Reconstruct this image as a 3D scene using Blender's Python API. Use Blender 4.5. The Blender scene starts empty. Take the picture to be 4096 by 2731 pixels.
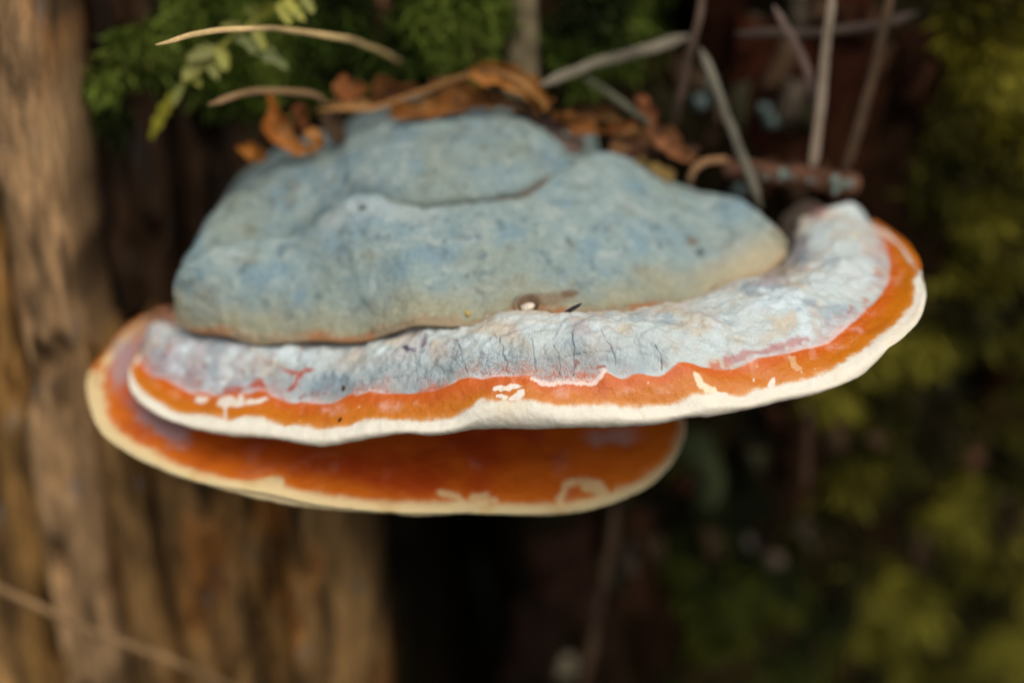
import bpy, math, random
import numpy as np
random.seed(7)
rng = np.random.default_rng(11)
SC = bpy.context.scene
COL = SC.collection

# ------------------------------------------------------------------ camera
FOC, PPM, W4, H4 = 50.0, 4096/36.0, 4096, 2731
TH = math.radians(25)
Rv = np.array([1., 0, 0]); Fv = np.array([0, math.cos(TH), -math.sin(TH)]); Uv = np.array([0, math.sin(TH), math.cos(TH)])
def ray(px, py):
    px = np.asarray(px, float); py = np.asarray(py, float)
    return Fv + ((px-W4/2)/PPM/FOC)[..., None]*Rv - ((py-H4/2)/PPM/FOC)[..., None]*Uv
CAM = np.array([0, -.105, 0]) - ray(2048, 1640)*.375
def P(px, py, y):                       # photo pixel + distance of the vertical plane it lies on -> point
    r = ray(px, py); t = (np.asarray(y, float)-CAM[1])/r[..., 1]
    return CAM + r*t[..., None]
cam = bpy.data.cameras.new('camera'); co = bpy.data.objects.new('camera', cam); COL.objects.link(co)
cam.lens = FOC; cam.sensor_width = 36; cam.sensor_fit = 'HORIZONTAL'; cam.clip_start = .01; cam.clip_end = 200
co.location = CAM; co.rotation_euler = (math.pi/2-TH, 0, 0)
cam.dof.use_dof = True; cam.dof.focus_distance = .381; cam.dof.aperture_fstop = 2.7
SC.camera = co

# ------------------------------------------------------------------ light
SUN_EL, SUN_AZ = math.radians(58), math.radians(160)     # azimuth measured from +Y, clockwise
wd = bpy.data.worlds.new('World'); SC.world = wd; wd.use_nodes = True
nt = wd.node_tree; nt.nodes.clear()
sk = nt.nodes.new('ShaderNodeTexSky'); sk.sky_type = 'NISHITA'; sk.sun_disc = False
sk.sun_elevation = SUN_EL; sk.sun_rotation = SUN_AZ; sk.dust_density = 4; sk.ozone_density = .4
bg = nt.nodes.new('ShaderNodeBackground'); bg.inputs[1].default_value = .1
wo = nt.nodes.new('ShaderNodeOutputWorld')
nt.links.new(sk.outputs[0], bg.inputs[0]); nt.links.new(bg.outputs[0], wo.inputs[0])
sl = bpy.data.lights.new('sun', 'SUN'); sl.energy = 1.5; sl.angle = math.radians(50); sl.color = (1, .93, .82)
so = bpy.data.objects.new('sun', sl); COL.objects.link(so)
so.rotation_euler = (math.pi/2-SUN_EL, 0, math.pi-SUN_AZ)   # shines from (sin az, cos az)
SC.view_settings.view_transform = 'Standard'; SC.view_settings.look = 'None'
SC.view_settings.gamma = 1; SC.view_settings.use_curve_mapping = False
SC.view_settings.exposure = 0.2
SC.render.engine = 'CYCLES'; SC.cycles.use_denoising = True
SC.cycles.max_bounces = 6

# ------------------------------------------------------------------ numeric helpers
def _hash(ix, iy, iz, seed):
    h = (ix.astype(np.int64)*374761393 + iy.astype(np.int64)*668265263 + iz.astype(np.int64)*2147483647 + seed*1274126177) & 0xffffffff
    h = ((h ^ (h >> 13))*1274126177) & 0xffffffff
    h = ((h ^ (h >> 16))*2246822519) & 0xffffffff
    return ((h ^ (h >> 15)) & 0xffffff)/float(0xffffff)
def vnoise(p, seed=0):
    i = np.floor(p).astype(np.int64); f = p-i; f = f*f*(3-2*f)
    o = 0
    for dx in (0, 1):
        for dy in (0, 1):
            for dz in (0, 1):
                w = (f[..., 0] if dx else 1-f[..., 0])*(f[..., 1] if dy else 1-f[..., 1])*(f[..., 2] if dz else 1-f[..., 2])
                o = o+w*_hash(i[..., 0]+dx, i[..., 1]+dy, i[..., 2]+dz, seed)
    return o*2-1
def fbm(p, scale, oct=4, seed=0, st=(1, 1, 1)):
    q = np.asarray(p, float)*scale*np.asarray(st, float)+seed*3.17; o = 0; a = 1; n = 0
    for k in range(oct):
        o = o+a*vnoise(q, seed+k*17); n += a; a *= .5; q = q*2.03+1.7
    return o/n
def sst(a, b, x): t = np.clip((x-a)/(b-a), 0, 1); return t*t*(3-2*t)
def lin(r, g, b): c = np.array([r, g, b])/255.; return np.where(c <= .04045, c/12.92, ((c+.055)/1.055)**2.4)
def crom(pts, t):                        # Catmull-Rom through pts at uniform knots 0..n-1
    pts = np.asarray(pts, float); n = len(pts)
    i = np.clip(np.floor(t).astype(int), 0, n-2); f = (t-i)
    f = f.reshape(f.shape+(1,)*(pts.ndim-1))
    p0 = np.where((i == 0).reshape(f.shape), 2*pts[0]-pts[1], pts[np.maximum(i-1, 0)])
    p1 = pts[i]; p2 = pts[i+1]
    p3 = np.where((i+2 > n-1).reshape(f.shape), 2*pts[-1]-pts[-2], pts[np.minimum(i+2, n-1)])
    return .5*(2*p1+(p2-p0)*f+(2*p0-5*p1+4*p2-p3)*f*f+(3*p1-p0-3*p2+p3)*f**3)
def by_arc(pts, n):                      # resample a polyline (any columns; first two are pixels) by arc length
    pts = np.asarray(pts, float); k = len(pts); tt = np.linspace(0, k-1, 40*k); q = crom(pts, tt)
    s = np.r_[0, np.cumsum(np.hypot(np.diff(q[:, 0]), np.diff(q[:, 1])))]; s /= s[-1]
    u = np.linspace(0, 1, n)
    return np.stack([np.interp(u, s, q[:, c]) for c in range(q.shape[1])], 1)
def by_angle(pts, phis, c, k=.45):       # resample by angle about a centre pixel (star shaped curves)
    pts = np.asarray(pts, float); tt = np.linspace(0, len(pts)-1, 30*len(pts)); q = crom(pts, tt)
    a = np.unwrap(np.arctan2((q[:, 1]-c[1])/k, q[:, 0]-c[0])); a = np.where(a[len(a)//2] < 0, a+2*np.pi, a) if a[len(a)//2] < 0 else a
    a = np.minimum.accumulate(a)         # runs from left (large) to right (small)
    e0, e1 = a[0], a[-1]
    w = np.linspace(0, 1, len(phis)); return np.stack([np.interp(-(e0+(e1-e0)*w), -a, q[:, j]) for j in range(q.shape[1])], 1)
def seg_dist(px, py, poly):
    d = np.full(px.shape, 1e9); poly = np.asarray(poly, float)
    for a, b in zip(poly[:-1], poly[1:]):
        v = b-a; t = np.clip(((px-a[0])*v[0]+(py-a[1])*v[1])/(v@v+1e-9), 0, 1)
        d = np.minimum(d, np.hypot(px-a[0]-t*v[0], py-a[1]-t*v[1]))
    return d
def ell(px, py, cx, cy, rx, ry, rot=0):
    a = math.radians(rot); x = (px-cx)*math.cos(a)+(py-cy)*math.sin(a); y = -(px-cx)*math.sin(a)+(py-cy)*math.cos(a)
    return np.hypot(x/rx, y/ry)
def mix(a, b, m): return a+(np.asarray(b)-a)*np.asarray(m)[..., None]

# ------------------------------------------------------------------ objects
def tag(o, label=None, cat=None, group=None, kind=None):
    for k, v in (('label', label), ('category', cat), ('group', group), ('kind', kind)):
        if v: o[k] = v
    return o
def thing(name, loc, label, cat, group=None):
    o = bpy.data.objects.new(name, None); COL.objects.link(o); o.location = loc; o.empty_display_size = .01
    return tag(o, label, cat, group)
def fast_mesh(name, V, Q, col=None, extra=None, normals=None, smooth=True):
    V = np.asarray(V, np.float32).reshape(-1, 3); Q = np.asarray(Q, np.int32); k = Q.shape[1]
    me = bpy.data.meshes.new(name); me.vertices.add(len(V)); me.loops.add(Q.size); me.polygons.add(len(Q))
    me.vertices.foreach_set('co', V.ravel()); me.loops.foreach_set('vertex_index', Q.ravel())
    me.polygons.foreach_set('loop_start', np.arange(0, Q.size, k, dtype=np.int32))
    me.polygons.foreach_set('use_smooth', np.full(len(Q), smooth)); me.update(calc_edges=True)
    if col is not None:
        a = me.attributes.new('col', 'FLOAT_COLOR', 'POINT')
        c = np.ones((len(V), 4), np.float32); c[:, :3] = np.clip(np.asarray(col).reshape(-1, 3), 0, 1); a.data.foreach_set('color', c.ravel())
    for nm, arr in (extra or {}).items():
        a = me.attributes.new(nm, 'FLOAT', 'POINT'); a.data.foreach_set('value', np.asarray(arr, np.float32).ravel())
    if normals is not None: me.normals_split_custom_set_from_vertices(np.asarray(normals, np.float32).reshape(-1, 3))
    return me
def put(name, me, mat, parent=None, loc=None):
    o = bpy.data.objects.new(name, me); COL.objects.link(o); me.materials.append(mat)
    if parent is not None: o.parent = parent
    if loc is not None: o.location = loc
    return o
def grid_quads(n, m, off=0):             # n rows, m columns
    i = np.arange(n-1)[:, None]*m+np.arange(m-1)[None]; i = i.ravel()+off
    return np.stack([i, i+1, i+1+m, i+m], 1)
def grid_normals(G):
    du = np.gradient(G, axis=1); dv = np.gradient(G, axis=0); n = np.cross(du, dv); return n/(np.linalg.norm(n, axis=-1, keepdims=True)+1e-12)

# ------------------------------------------------------------------ materials
def mat(name, base=None, attr=None, rough=.6, bumps=(), speck=None, spec=.5, sss=0, stretch=(1, 1, 1), hue=None, crackle=False, coat=0, transl=0):
    m = bpy.data.materials.new(name); m.use_nodes = True; t = m.node_tree; N = t.nodes; L = t.links
    b = N['Principled BSDF']; b.inputs['Roughness'].default_value = rough; b.inputs['Specular IOR Level'].default_value = spec
    if sss: b.inputs['Subsurface Weight'].default_value = sss; b.inputs['Subsurface Radius'].default_value = (.003, .0015, .0008); b.inputs['Subsurface Scale'].default_value = .6
    if coat: b.inputs['Coat Weight'].default_value = coat; b.inputs['Coat Roughness'].default_value = .35
    if transl: b.inputs['Transmission Weight'].default_value = 0
    tc = N.new('ShaderNodeTexCoord'); mp = N.new('ShaderNodeMapping'); mp.inputs['Scale'].default_value = stretch
    L.new(tc.outputs['Object'], mp.inputs[0])
    if attr: a = N.new('ShaderNodeAttribute'); a.attribute_name = attr; c = a.outputs['Color']
    else: r = N.new('ShaderNodeRGB'); r.outputs[0].default_value = (*base, 1); c = r.outputs[0]
    for sc_, amt, det in (speck or ()):  # multiplicative grain
        n = N.new('ShaderNodeTexNoise'); n.inputs['Scale'].default_value = sc_; n.inputs['Detail'].default_value = det; L.new(mp.outputs[0], n.inputs[0])
        rg = N.new('ShaderNodeMapRange'); rg.inputs[1].default_value = .25; rg.inputs[2].default_value = .75
        rg.inputs[3].default_value = 1-amt; rg.inputs[4].default_value = 1+amt*.7; L.new(n.outputs[0], rg.inputs[0])
        mx = N.new('ShaderNodeVectorMath'); mx.operation = 'SCALE'; L.new(c, mx.inputs[0]); L.new(rg.outputs[0], mx.inputs['Scale']); c = mx.outputs[0]
    if hue:                              # patches of other pigments: (colour, scale, lo, hi)
        for colr, sc_, lo, hi in hue:
            n = N.new('ShaderNodeTexNoise'); n.inputs['Scale'].default_value = sc_; n.inputs['Detail'].default_value = 4; L.new(mp.outputs[0], n.inputs[0])
            rg = N.new('ShaderNodeMapRange'); rg.inputs[1].default_value = lo; rg.inputs[2].default_value = hi; L.new(n.outputs[0], rg.inputs[0])
            mx = N.new('ShaderNodeMix'); mx.data_type = 'RGBA'; L.new(rg.outputs[0], mx.inputs[0]); L.new(c, mx.inputs[6]); mx.inputs[7].default_value = (*colr, 1); c = mx.outputs[2]
    h = None
    if crackle:                          # fine craquelure whose strength and pigment come with the surface
        ca = N.new('ShaderNodeAttribute'); ca.attribute_name = 'crk'; cc = N.new('ShaderNodeAttribute'); cc.attribute_name = 'crkred'
        dn = N.new('ShaderNodeTexNoise'); dn.inputs['Scale'].default_value = 320; dn.inputs['Detail'].default_value = 2; L.new(mp.outputs[0], dn.inputs[0])
        ds = N.new('ShaderNodeVectorMath'); ds.operation = 'SCALE'; ds.inputs['Scale'].default_value = .004; L.new(dn.outputs['Color'], ds.inputs[0])
        ad = N.new('ShaderNodeVectorMath'); L.new(mp.outputs[0], ad.inputs[0]); L.new(ds.outputs[0], ad.inputs[1])
        tot = None
        for vs, wd_ in ((900, .055), (330, .02)):
            v = N.new('ShaderNodeTexVoronoi'); v.feature = 'DISTANCE_TO_EDGE'; v.inputs['Scale'].default_value = vs; L.new(ad.outputs[0], v.inputs[0])
            rg = N.new('ShaderNodeMapRange'); rg.inputs[1].default_value = wd_*.3; rg.inputs[2].default_value = wd_*1.6; rg.inputs[3].default_value = 1; rg.inputs[4].default_value = 0
            L.new(v.outputs[0], rg.inputs[0])
            if tot is None: tot = rg.outputs[0]
            else: q = N.new('ShaderNodeMath'); q.operation = 'MAXIMUM'; L.new(tot, q.inputs[0]); L.new(rg.outputs[0], q.inputs[1]); tot = q.outputs[0]
        q = N.new('ShaderNodeMath'); q.operation = 'MULTIPLY'; L.new(tot, q.inputs[0]); L.new(ca.outputs['Fac'], q.inputs[1])
        cm = N.new('ShaderNodeMix'); cm.data_type = 'RGBA'; L.new(cc.outputs['Fac'], cm.inputs[0]); cm.inputs[6].default_value = (.09, .13, .16, 1); cm.inputs[7].default_value = (.45, .12, .04, 1)
        mx = N.new('ShaderNodeMix'); mx.data_type = 'RGBA'; L.new(q.outputs[0], mx.inputs[0]); L.new(c, mx.inputs[6]); L.new(cm.outputs[2], mx.inputs[7]); c = mx.outputs[2]
    L.new(c, b.inputs['Base Color'])
    prev = None
    for sc_, dist, det in bumps:
        n = N.new('ShaderNodeTexNoise'); n.inputs['Scale'].default_value = sc_; n.inputs['Detail'].default_value = det; L.new(mp.outputs[0], n.inputs[0])
        bp = N.new('ShaderNodeBump'); bp.inputs['Strength'].default_value = 1; bp.inputs['Distance'].default_value = dist; L.new(n.outputs[0], bp.inputs['Height'])
        if prev: L.new(prev, bp.inputs['Normal'])
        prev = bp.outputs[0]
    if prev: L.new(prev, b.inputs['Normal'])
    return m

M_CAP = mat('grey_crust', attr='col', rough=.75, spec=.3, bumps=((260, .0006, 4), (900, .0003, 3)), speck=((700, .16, 4), (2200, .14, 2)))
M_BAND = mat('pale_crust', attr='col', rough=.55, spec=.45, bumps=((300, .0005, 4), (1500, .00022, 3)), speck=((1100, .07, 4), (3500, .06, 2)), crackle=True)
M_ORANGE = mat('orange_resin', attr='col', rough=.42, spec=.5, bumps=((400, .0003, 4), (2400, .00016, 3)), speck=((1500, .1, 4), (4200, .1, 2)))
M_CREAM = mat('cream_flesh', attr='col', rough=.7, spec=.35, sss=.25, bumps=((500, .00022, 3), (2600, .0001, 3)), speck=((1800, .035, 3),))
M_WOOD = mat('rotten_wood', attr='col', rough=.9, spec=.1, stretch=(1, 1, .16), bumps=((420, .0015, 5), (1500, .0006, 3)), speck=((160, .5, 5), (500, .4, 4)))
M_BARK = mat('dark_bark', attr='col', rough=.95, spec=.06, bumps=((300, .0015, 5), (1200, .0006, 3)), speck=((150, .4, 5), (700, .35, 3)))
M_MOSS = mat('moss_leaf', attr='col', rough=.7, spec=.15, speck=((900, .25, 3),))
M_STRAW = mat('dry_straw', attr='col', rough=.7, spec=.2, speck=((900, .2, 3),), bumps=((1500, .0002, 2),))
M_LEAF = mat('dead_leaf', attr='col', rough=.7, spec=.2, speck=((350, .3, 4), (1500, .15, 2)), bumps=((500, .0006, 4),))
M_FERN = mat('fern_leaf', attr='col', rough=.55, spec=.4, speck=((400, .2, 4),))
M_SOIL = mat('leaf_litter', base=(.05, .035, .02), rough=.9, bumps=((60, .02, 6),), speck=((40, .5, 6), (300, .4, 3)))

# ------------------------------------------------------------------ setting: ground
g = np.stack(np.meshgrid(np.linspace(-40, 40, 121), np.linspace(-40, 40, 121)), -1)
g = np.concatenate([g, np.zeros(g.shape[:2]+(1,))], -1); g[..., 2] = -.6+.25*fbm(g, .25, 3, 5)-.12
put('ground', fast_mesh('ground', g, grid_quads(121, 121)), M_SOIL)['kind'] = 'structure'

# ------------------------------------------------------------------ tree trunk
CY, RAD = .735, .70
def wall_y(x, z):                        # the face of the trunk that carries the conks
    x = np.asarray(x, float); z = np.asarray(z, float)
    y = CY-np.sqrt(np.maximum(RAD**2-x**2, .01))
    cre = np.exp(-((x+.024+.05*(z+.1))/.016)**2)*sst(.0, -.04, z)          # black cleft under the conks
    hol = np.exp(-((x-.062)/.02)**2-((z-.062)/.018)**2)                    # black hole right of the dead leaves
    rec = np.exp(-((x+.105)/.03)**2)*sst(-.03, .02, z)                     # dark recess left of the grey cap
    return y+.10*cre+.06*hol+.02*rec+.022*sst(-.01, .06, x)
def on_wall(px, py, off=0.):             # pixel -> point on the trunk face (off metres in front of it)
    y = np.zeros(np.shape(px))+.03
    for _ in range(8):
        p = P(px, py, y); y = .5*y+.5*(wall_y(p[..., 0], p[..., 2])-off)
    return P(px, py, y)
TB = np.array([0, CY, -.62])
trunk = thing('tree_trunk', TB, 'old rotting tree trunk with bare brown wood and mossy bark carrying the conks', 'tree trunk')
aa = np.r_[np.linspace(-.33, .33, 260), np.linspace(.33, 2*math.pi-.33, 120)[1:]]
zz = np.r_[np.linspace(-.75, -.2, 14), np.linspace(-.2, .2, 160)[1:], np.linspace(.2, 1.5, 24)[1:]]
A, Z = np.meshgrid(aa, zz)
x = RAD*np.sin(A); yb = CY-RAD*np.cos(A)
front = (np.abs(A) < .335)
y = np.where(front, wall_y(x, Z), yb)
G = np.stack([x, y, Z], -1); nn = np.stack([np.sin(A), -np.cos(A), 0*A], -1)
G = G+nn*(.006*fbm(G, 60, 4, 3, (1, 1, .4))+.012*fbm(G, 9, 3, 4))[..., None]
c = mix(np.zeros(G.shape)+lin(24, 20, 8), lin(48, 36, 17), sst(-.1, .5, fbm(G, 70, 4, 8, (1, 1, .35))))
c = mix(c, lin(38, 34, 18), sst(.05, .35, fbm(G, 40, 3, 9)))
put('heartwood', fast_mesh('heartwood', G-TB, grid_quads(len(zz), len(aa)), c), M_BARK, trunk)

def wood_strip(xa, xb, z0, z1, yoff, tone, seed, lean=0., nz=150, nx=26):
    u = np.linspace(0, 1, nx); z = np.linspace(z0, z1, nz); Uu, Zz = np.meshgrid(u, z)
    zc = np.stack([0*z, 0*z+seed*.37, z], -1)
    e0 = xa+lean*z+.0032*fbm(zc, 40, 4, seed); e1 = xb+.0015+lean*z+.0032*fbm(zc+5, 40, 4, seed+1)
    X = e0[:, None]*(1-Uu)+e1[:, None]*Uu
    rnd = (1-np.abs(2*Uu-1)**5)
    yb_ = yoff+.004*fbm(zc, 20, 2, seed+2)
    Y = yb_[:, None]-.0055*rnd+.0075
    Gs = np.stack([X, Y, Zz], -1)
    Gs[..., 1] += .004*fbm(Gs, 150, 4, 405, (1, 1, .18))+.0045*fbm(Gs, 60, 3, 406, (1, 1, .5))
    pit = sst(.22, .5, fbm(Gs, 95, 3, 407, (1, 1, .32))); Gs[..., 1] += .009*pit
    tone = np.asarray(tone, float)*np.array([1.04, 1., .86])
    a = fbm(Gs, 120, 4, 21, (1, 1, .16)); b = fbm(Gs, 60, 3, 22, (1, 1, .25)); d = fbm(Gs, 150, 3, 23, (1, 1, .6))
    cc = tone*(1+.8*a[..., None])
    cc = mix(cc, tone*np.array([1.25, .82, .45]), sst(.05, .5, b)*.8)       # orange-brown rot
    cc = mix(cc, tone*.3+.004, sst(-.02, .3, -fbm(Gs, 105, 4, 29, (1, 1, .28)))*.92)                          # dark wet wood
    cc = mix(cc, lin(130, 128, 122)*min(1, tone.mean()*4.5), sst(.42, .62, d)*.7)  # grey flecks
    back = Gs[:, ::-1].copy(); back[..., 1] = np.maximum(yoff+.04, wall_y(back[..., 0], back[..., 2])+.01)
    full = np.concatenate([Gs, back, Gs[:, :1]], 1); cf = np.concatenate([cc, cc[:, ::-1]*1., cc[:, :1]], 1)
    return put('wood_strip', fast_mesh('wood_strip', full-TB, grid_quads(nz, 2*nx+1), cf), M_WOOD, trunk)
T1 = lin(174, 142, 108); T2 = lin(156, 122, 80); T3 = lin(146, 112, 68); TD = lin(62, 46, 34)
k = 40
for xa, xb, yo, tn in ((-.34, -.305, .05, T2), (-.305, -.27, .04, T3), (-.27, -.238, .032, T2), (-.238, -.206, .022, T3), (-.206, -.180, .014, T2), (-.180, -.163, .006, T3*1.1), (-.163, -.1405, -.004, T1)):
    wood_strip(xa, xb-.0012, -.6, .8, yo-.014, tn, k, .02 if xa > -.2 else .01, 360); k += 11
for xa, xb, yo, tn in ((-.142, -.127, .0, T2), (-.127, -.0965, -.001, T2), (-.0965, -.083, .001, T3), (-.083, -.052, .0, T2*.95)):
    wood_strip(xa, xb-.0012, -.6, -.024, yo-.017+.003*(k % 3), tn, k, -.015, 260); k += 11
for xa, xb, yo, tn in ((-.142, -.120, .022, TD), (-.120, -.109, .040, TD*.7), (-.109, -.084, .040, TD*.9), (-.084, -.056, .040, TD*.7)):
    wood_strip(xa, xb-.0015, -.03, .6, yo, tn, k, .03, 170); k += 11

def bark_plate(px, py, w, h, off, tone, seed, tilt=0., name='bark_plate'):
    p = on_wall(px, py, off); n = 14
    u, v = np.meshgrid(np.linspace(-1, 1, n), np.linspace(-1, 1, n))
    ang = np.arctan2(v, u); rr = np.maximum(np.abs(u), np.abs(v))
    edge = 1+.25*fbm(np.stack([np.cos(ang)*1.3, np.sin(ang)*1.3, 0*ang+seed], -1), 1.4, 3, seed)
    X = u*w/2*edge; Zz = v*h/2*edge
    X, Zz = X*math.cos(tilt)-Zz*math.sin(tilt), X*math.sin(tilt)+Zz*math.cos(tilt)
    Y = -.004*(1-rr**3)+.0
    Gp = np.stack([X+p[0], Y+p[1], Zz+p[2]], -1)
    Gp[..., 1] += .0025*fbm(Gp, 140, 4, seed+1, (1, 1, .4))
    Bk = Gp[:, ::-1].copy(); Bk[..., 1] = p[1]+.012
    cc = mix(np.zeros(Gp.shape)+tone, np.asarray(tone)*.35, sst(-.1, .5, fbm(Gp, 180, 3, seed)))
    full = np.concatenate([Gp, Bk, Gp[:, :1]], 1); cf = np.concatenate([cc, cc[:, ::-1], cc[:, :1]], 1)
    return put(name, fast_mesh(name, full-TB, grid_quads(n, 2*n+1), cf), M_BARK, trunk)
D = 4096/2352.
s = 300
for px, py, w, h, tn, ti in ((1700, 60, .03, .05, (52, 28, 20), .1), (1760, 210, .028, .045, (66, 34, 22), -.1), (1830, 330, .02, .04, (58, 34, 24), .05), (1930, 120, .026, .05, (60, 32, 24), .15),
        (1950, 300, .022, .05, (58, 34, 22), -.1), (2010, 420, .024, .04, (44, 28, 18), .1), (2080, 560, .03, .05, (40, 27, 16), .1), (1990, 640, .02, .04, (38, 24, 14), 0), (2110, 200, .02, .05, (40, 22, 14), .1),
        (1850, 1060, .016, .07, (58, 40, 30), .03), (1760, 1230, .022, .05, (34, 24, 16), 0), (1300, 1330, .026, .05, (70, 48, 42), .1), (1230, 1480, .024, .05, (44, 32, 28), -.1), (1440, 1300, .02, .05, (72, 48, 38), .1),
        (1380, 1500, .02, .05, (52, 38, 30), .05), (1500, 1450, .02, .05, (46, 30, 22), 0), (1820, 1350, .03, .05, (40, 30, 18), .1), (2000, 1200, .03, .04, (46, 34, 20), -.1), (2240, 1040, .011, .016, (150, 112, 96), .2),
        (2060, 1110, .012, .016, (100, 66, 40), .3), (2330, 870, .02, .05, (70, 46, 26), .05), (1720, 1240, .006, .009, (112, 108, 112), .1), (1310, 1345, .008, .011, (150, 138, 128), .1), (1295, 1530, .009, .013, (160, 152, 140), 0),
        (1200, 100, .011, .05, (150, 138, 122), .03), (880, 60, .008, .04, (112, 84, 70), -.05), (1010, 90, .006, .04, (88, 66, 48), .1), (480, 310, .016, .04, (84, 60, 48), .05), (430, 440, .014, .05, (70, 50, 40), 0), (250, 420, .012, .02, (70, 74, 64), 0),
        (1620, 1110, .016, .05, (84, 96, 72), .3), (1130, 1400, .008, .05, (60, 70, 58), .2), (2230, 760, .02, .03, (58, 44, 26), .2), (2150, 860, .014, .03, (60, 60, 48), .1), (2090, 1430, .02, .03, (60, 44, 26), .4)):
    bark_plate(px*D, py*D, w, h, .004, lin(*tn)*np.array([.88, .84, .62]), s, ti); s += 7

pal = [(70, 44, 28), (84, 66, 48), (52, 36, 22), (78, 52, 34), (90, 80, 66), (60, 58, 40)]
for j in range(26):
    bark_plate(random.uniform(1560, 2120)*D, random.uniform(0, 440)*D, random.uniform(.004, .009), random.uniform(.008, .022), .010, lin(*random.choice(pal)), 700+j*5, random.uniform(-.4, .4), 'bark_flake')
for j in range(30):
    bark_plate(random.uniform(1180, 2330)*D, random.uniform(950, 1560)*D, random.uniform(.004, .010), random.uniform(.007, .02), .012, lin(*random.choice(pal)), 900+j*5, random.uniform(-.5, .5), 'bark_flake')
for px, py, w in ((1610, 235, .005), (1632, 190, .003), (1770, 280, .0045), (1755, 250, .004), (1700, 440, .004)):
    bark_plate(px*D, py*D, w, w, .014, lin(136, 156, 150)*.6, 1200+int(px), .2, 'bark_flake')
# ------------------------------------------------------------------ moss (stuff)
def moss(name, blobs, n, L0, L1, w, cols, label, droop, seed, base_off=.002):
    r = np.random.default_rng(seed)
    bl = np.array([(b[0]*D, b[1]*D, b[2]*D, b[3]) for b in blobs], float)
    area = bl[:, 2]**2*bl[:, 3]; idx = r.choice(len(bl), n, p=area/area.sum())
    rad = np.sqrt(r.random(n))*bl[idx, 2]; an = r.random(n)*2*np.pi
    px = bl[idx, 0]+rad*np.cos(an); py = bl[idx, 1]+rad*np.sin(an)
    fall = 1-(rad/bl[idx, 2])**2
    p = on_wall(px, py, 0)
    p[:, 1] -= (.017*sst(640*D, 520*D, px)+.016*sst(470*D, 390*D, px) if name == 'moss' and droop > .2 else 0)
    mound = base_off+((.008 if droop > .2 else .020)*fall*np.minimum(1, bl[idx, 2]/150))*(.55+.45*fbm(p, 120, 2, seed))
    p[:, 1] -= mound
    d = r.normal(0, .55, (n, 3)); d[:, 1] -= 1.0; d[:, 2] += droop; d /= np.linalg.norm(d, axis=1, keepdims=True)
    sd = np.cross(d, r.normal(0, 1, (n, 3))); sd /= np.linalg.norm(sd, axis=1, keepdims=True)
    ln = r.uniform(L0, L1, n); k = 5; V = []
    bend = r.normal(0, .35, (n, 3)); bend[:, 2] -= .35
    prof = [.35, 1, .85, .55, .05]; dark = [.45, .65, .9, 1.1, 1.2]; Cc = []
    tn = fbm(p, 55, 3, seed+4)
    q = np.clip(.45+1.7*tn+r.normal(0, .16, n), 0, 1)
    base = mix(np.zeros((n, 3))+lin(*cols[0]), lin(*cols[1]), sst(0, .5, q)); base = mix(base, lin(*cols[2]), sst(.5, 1, q))
    old = sst(.25, .5, fbm(p, 80, 3, seed+9)); base = mix(base, lin(66, 46, 26), old*.75)
    for j in range(k):
        t = j/(k-1); cpt = p+d*(ln*t)[:, None]+bend*(ln*t*t*.5)[:, None]
        o = sd*(w*prof[j]*(.7+.6*r.random(n)))[:, None]
        V += [cpt-o, cpt+o]; Cc += [base, base]
    V = np.stack(V, 1).reshape(-1, 3); Cc = np.stack(Cc, 1).reshape(-1, 3)
    q0 = np.array([[2*j, 2*j+1, 2*j+3, 2*j+2] for j in range(k-1)])
    Q = (np.arange(n)[:, None, None]*(2*k)+q0[None]).reshape(-1, 4)
    o = put(name, fast_mesh(name, V, Q, Cc), M_MOSS); return tag(o, label, 'moss', kind='stuff')
GREEN = [(300, 150, 40, .6), (370, 70, 60, .7), (325, 215, 30, .8), (460, 60, 80, .7), (560, 150, 80, 1), (690, 130, 110, 1), (770, 30, 100, 1), (850, 110, 70, 1), (960, 60, 90, 1), (1050, 40, 100, 1), (1080, 120, 60, .8),
         (1390, 50, 100, 1), (1300, 90, 50, .7), (1480, 110, 70, .5), (1340, 190, 45, .6), (620, 210, 50, .5), (520, 10, 90, 1), (660, 0, 100, 1), (1140, 20, 50, 1), (1500, 20, 70, .5)]
moss('moss', GREEN, 12000, .005, .011, .0007, ((30, 36, 10), (64, 84, 22), (116, 132, 52)), 'dark green moss carpet on the trunk above the grey cap', .35, 3)
OLIVE = [(2150, 400, 70, .6), (2290, 500, 110, 1), (2200, 680, 90, .8), (2330, 700, 90, .7), (2130, 960, 70, 1.2), (2040, 1020, 80, 1.2), (1950, 1070, 60, 1), (1990, 780, 60, .7),
         (2260, 1150, 90, .8), (2310, 1290, 90, 1), (2100, 1370, 90, 1), (2250, 1460, 120, 1.2), (1960, 1290, 80, .7), (2340, 1500, 90, 1.2), (2150, 1230, 80, .7), (2060, 880, 50, .5), (2330, 950, 80, .8), (1900, 900, 50, .4), (2000, 1500, 100, .8), (2150, 1540, 100, .8), (1880, 1180, 60, .6), (2120, 780, 60, .5), (2420, 900, 120, .6), (2430, 300, 120, .8), (2430, 1300, 130, .8)]
moss('moss', OLIVE, 26000, .006, .014, .0009, ((30, 28, 8), (78, 76, 16), (132, 126, 42)), 'olive yellow moss clumps covering the shaded bark beside the conks', -.1, 5)
moss('moss', [(2290, 110, 120, 1.2), (2250, 60, 90, 1), (2340, 330, 110, 1), (2210, 250, 90, .6), (2290, 480, 80, .7), (2270, 560, 50, .6), (2420, 150, 130, 1)], 9000, .006, .014, .0009, ((58, 54, 10), (112, 106, 20), (166, 156, 56)), 'brightest yellow green moss clump high on the shaded bark', -.1, 15)
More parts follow.
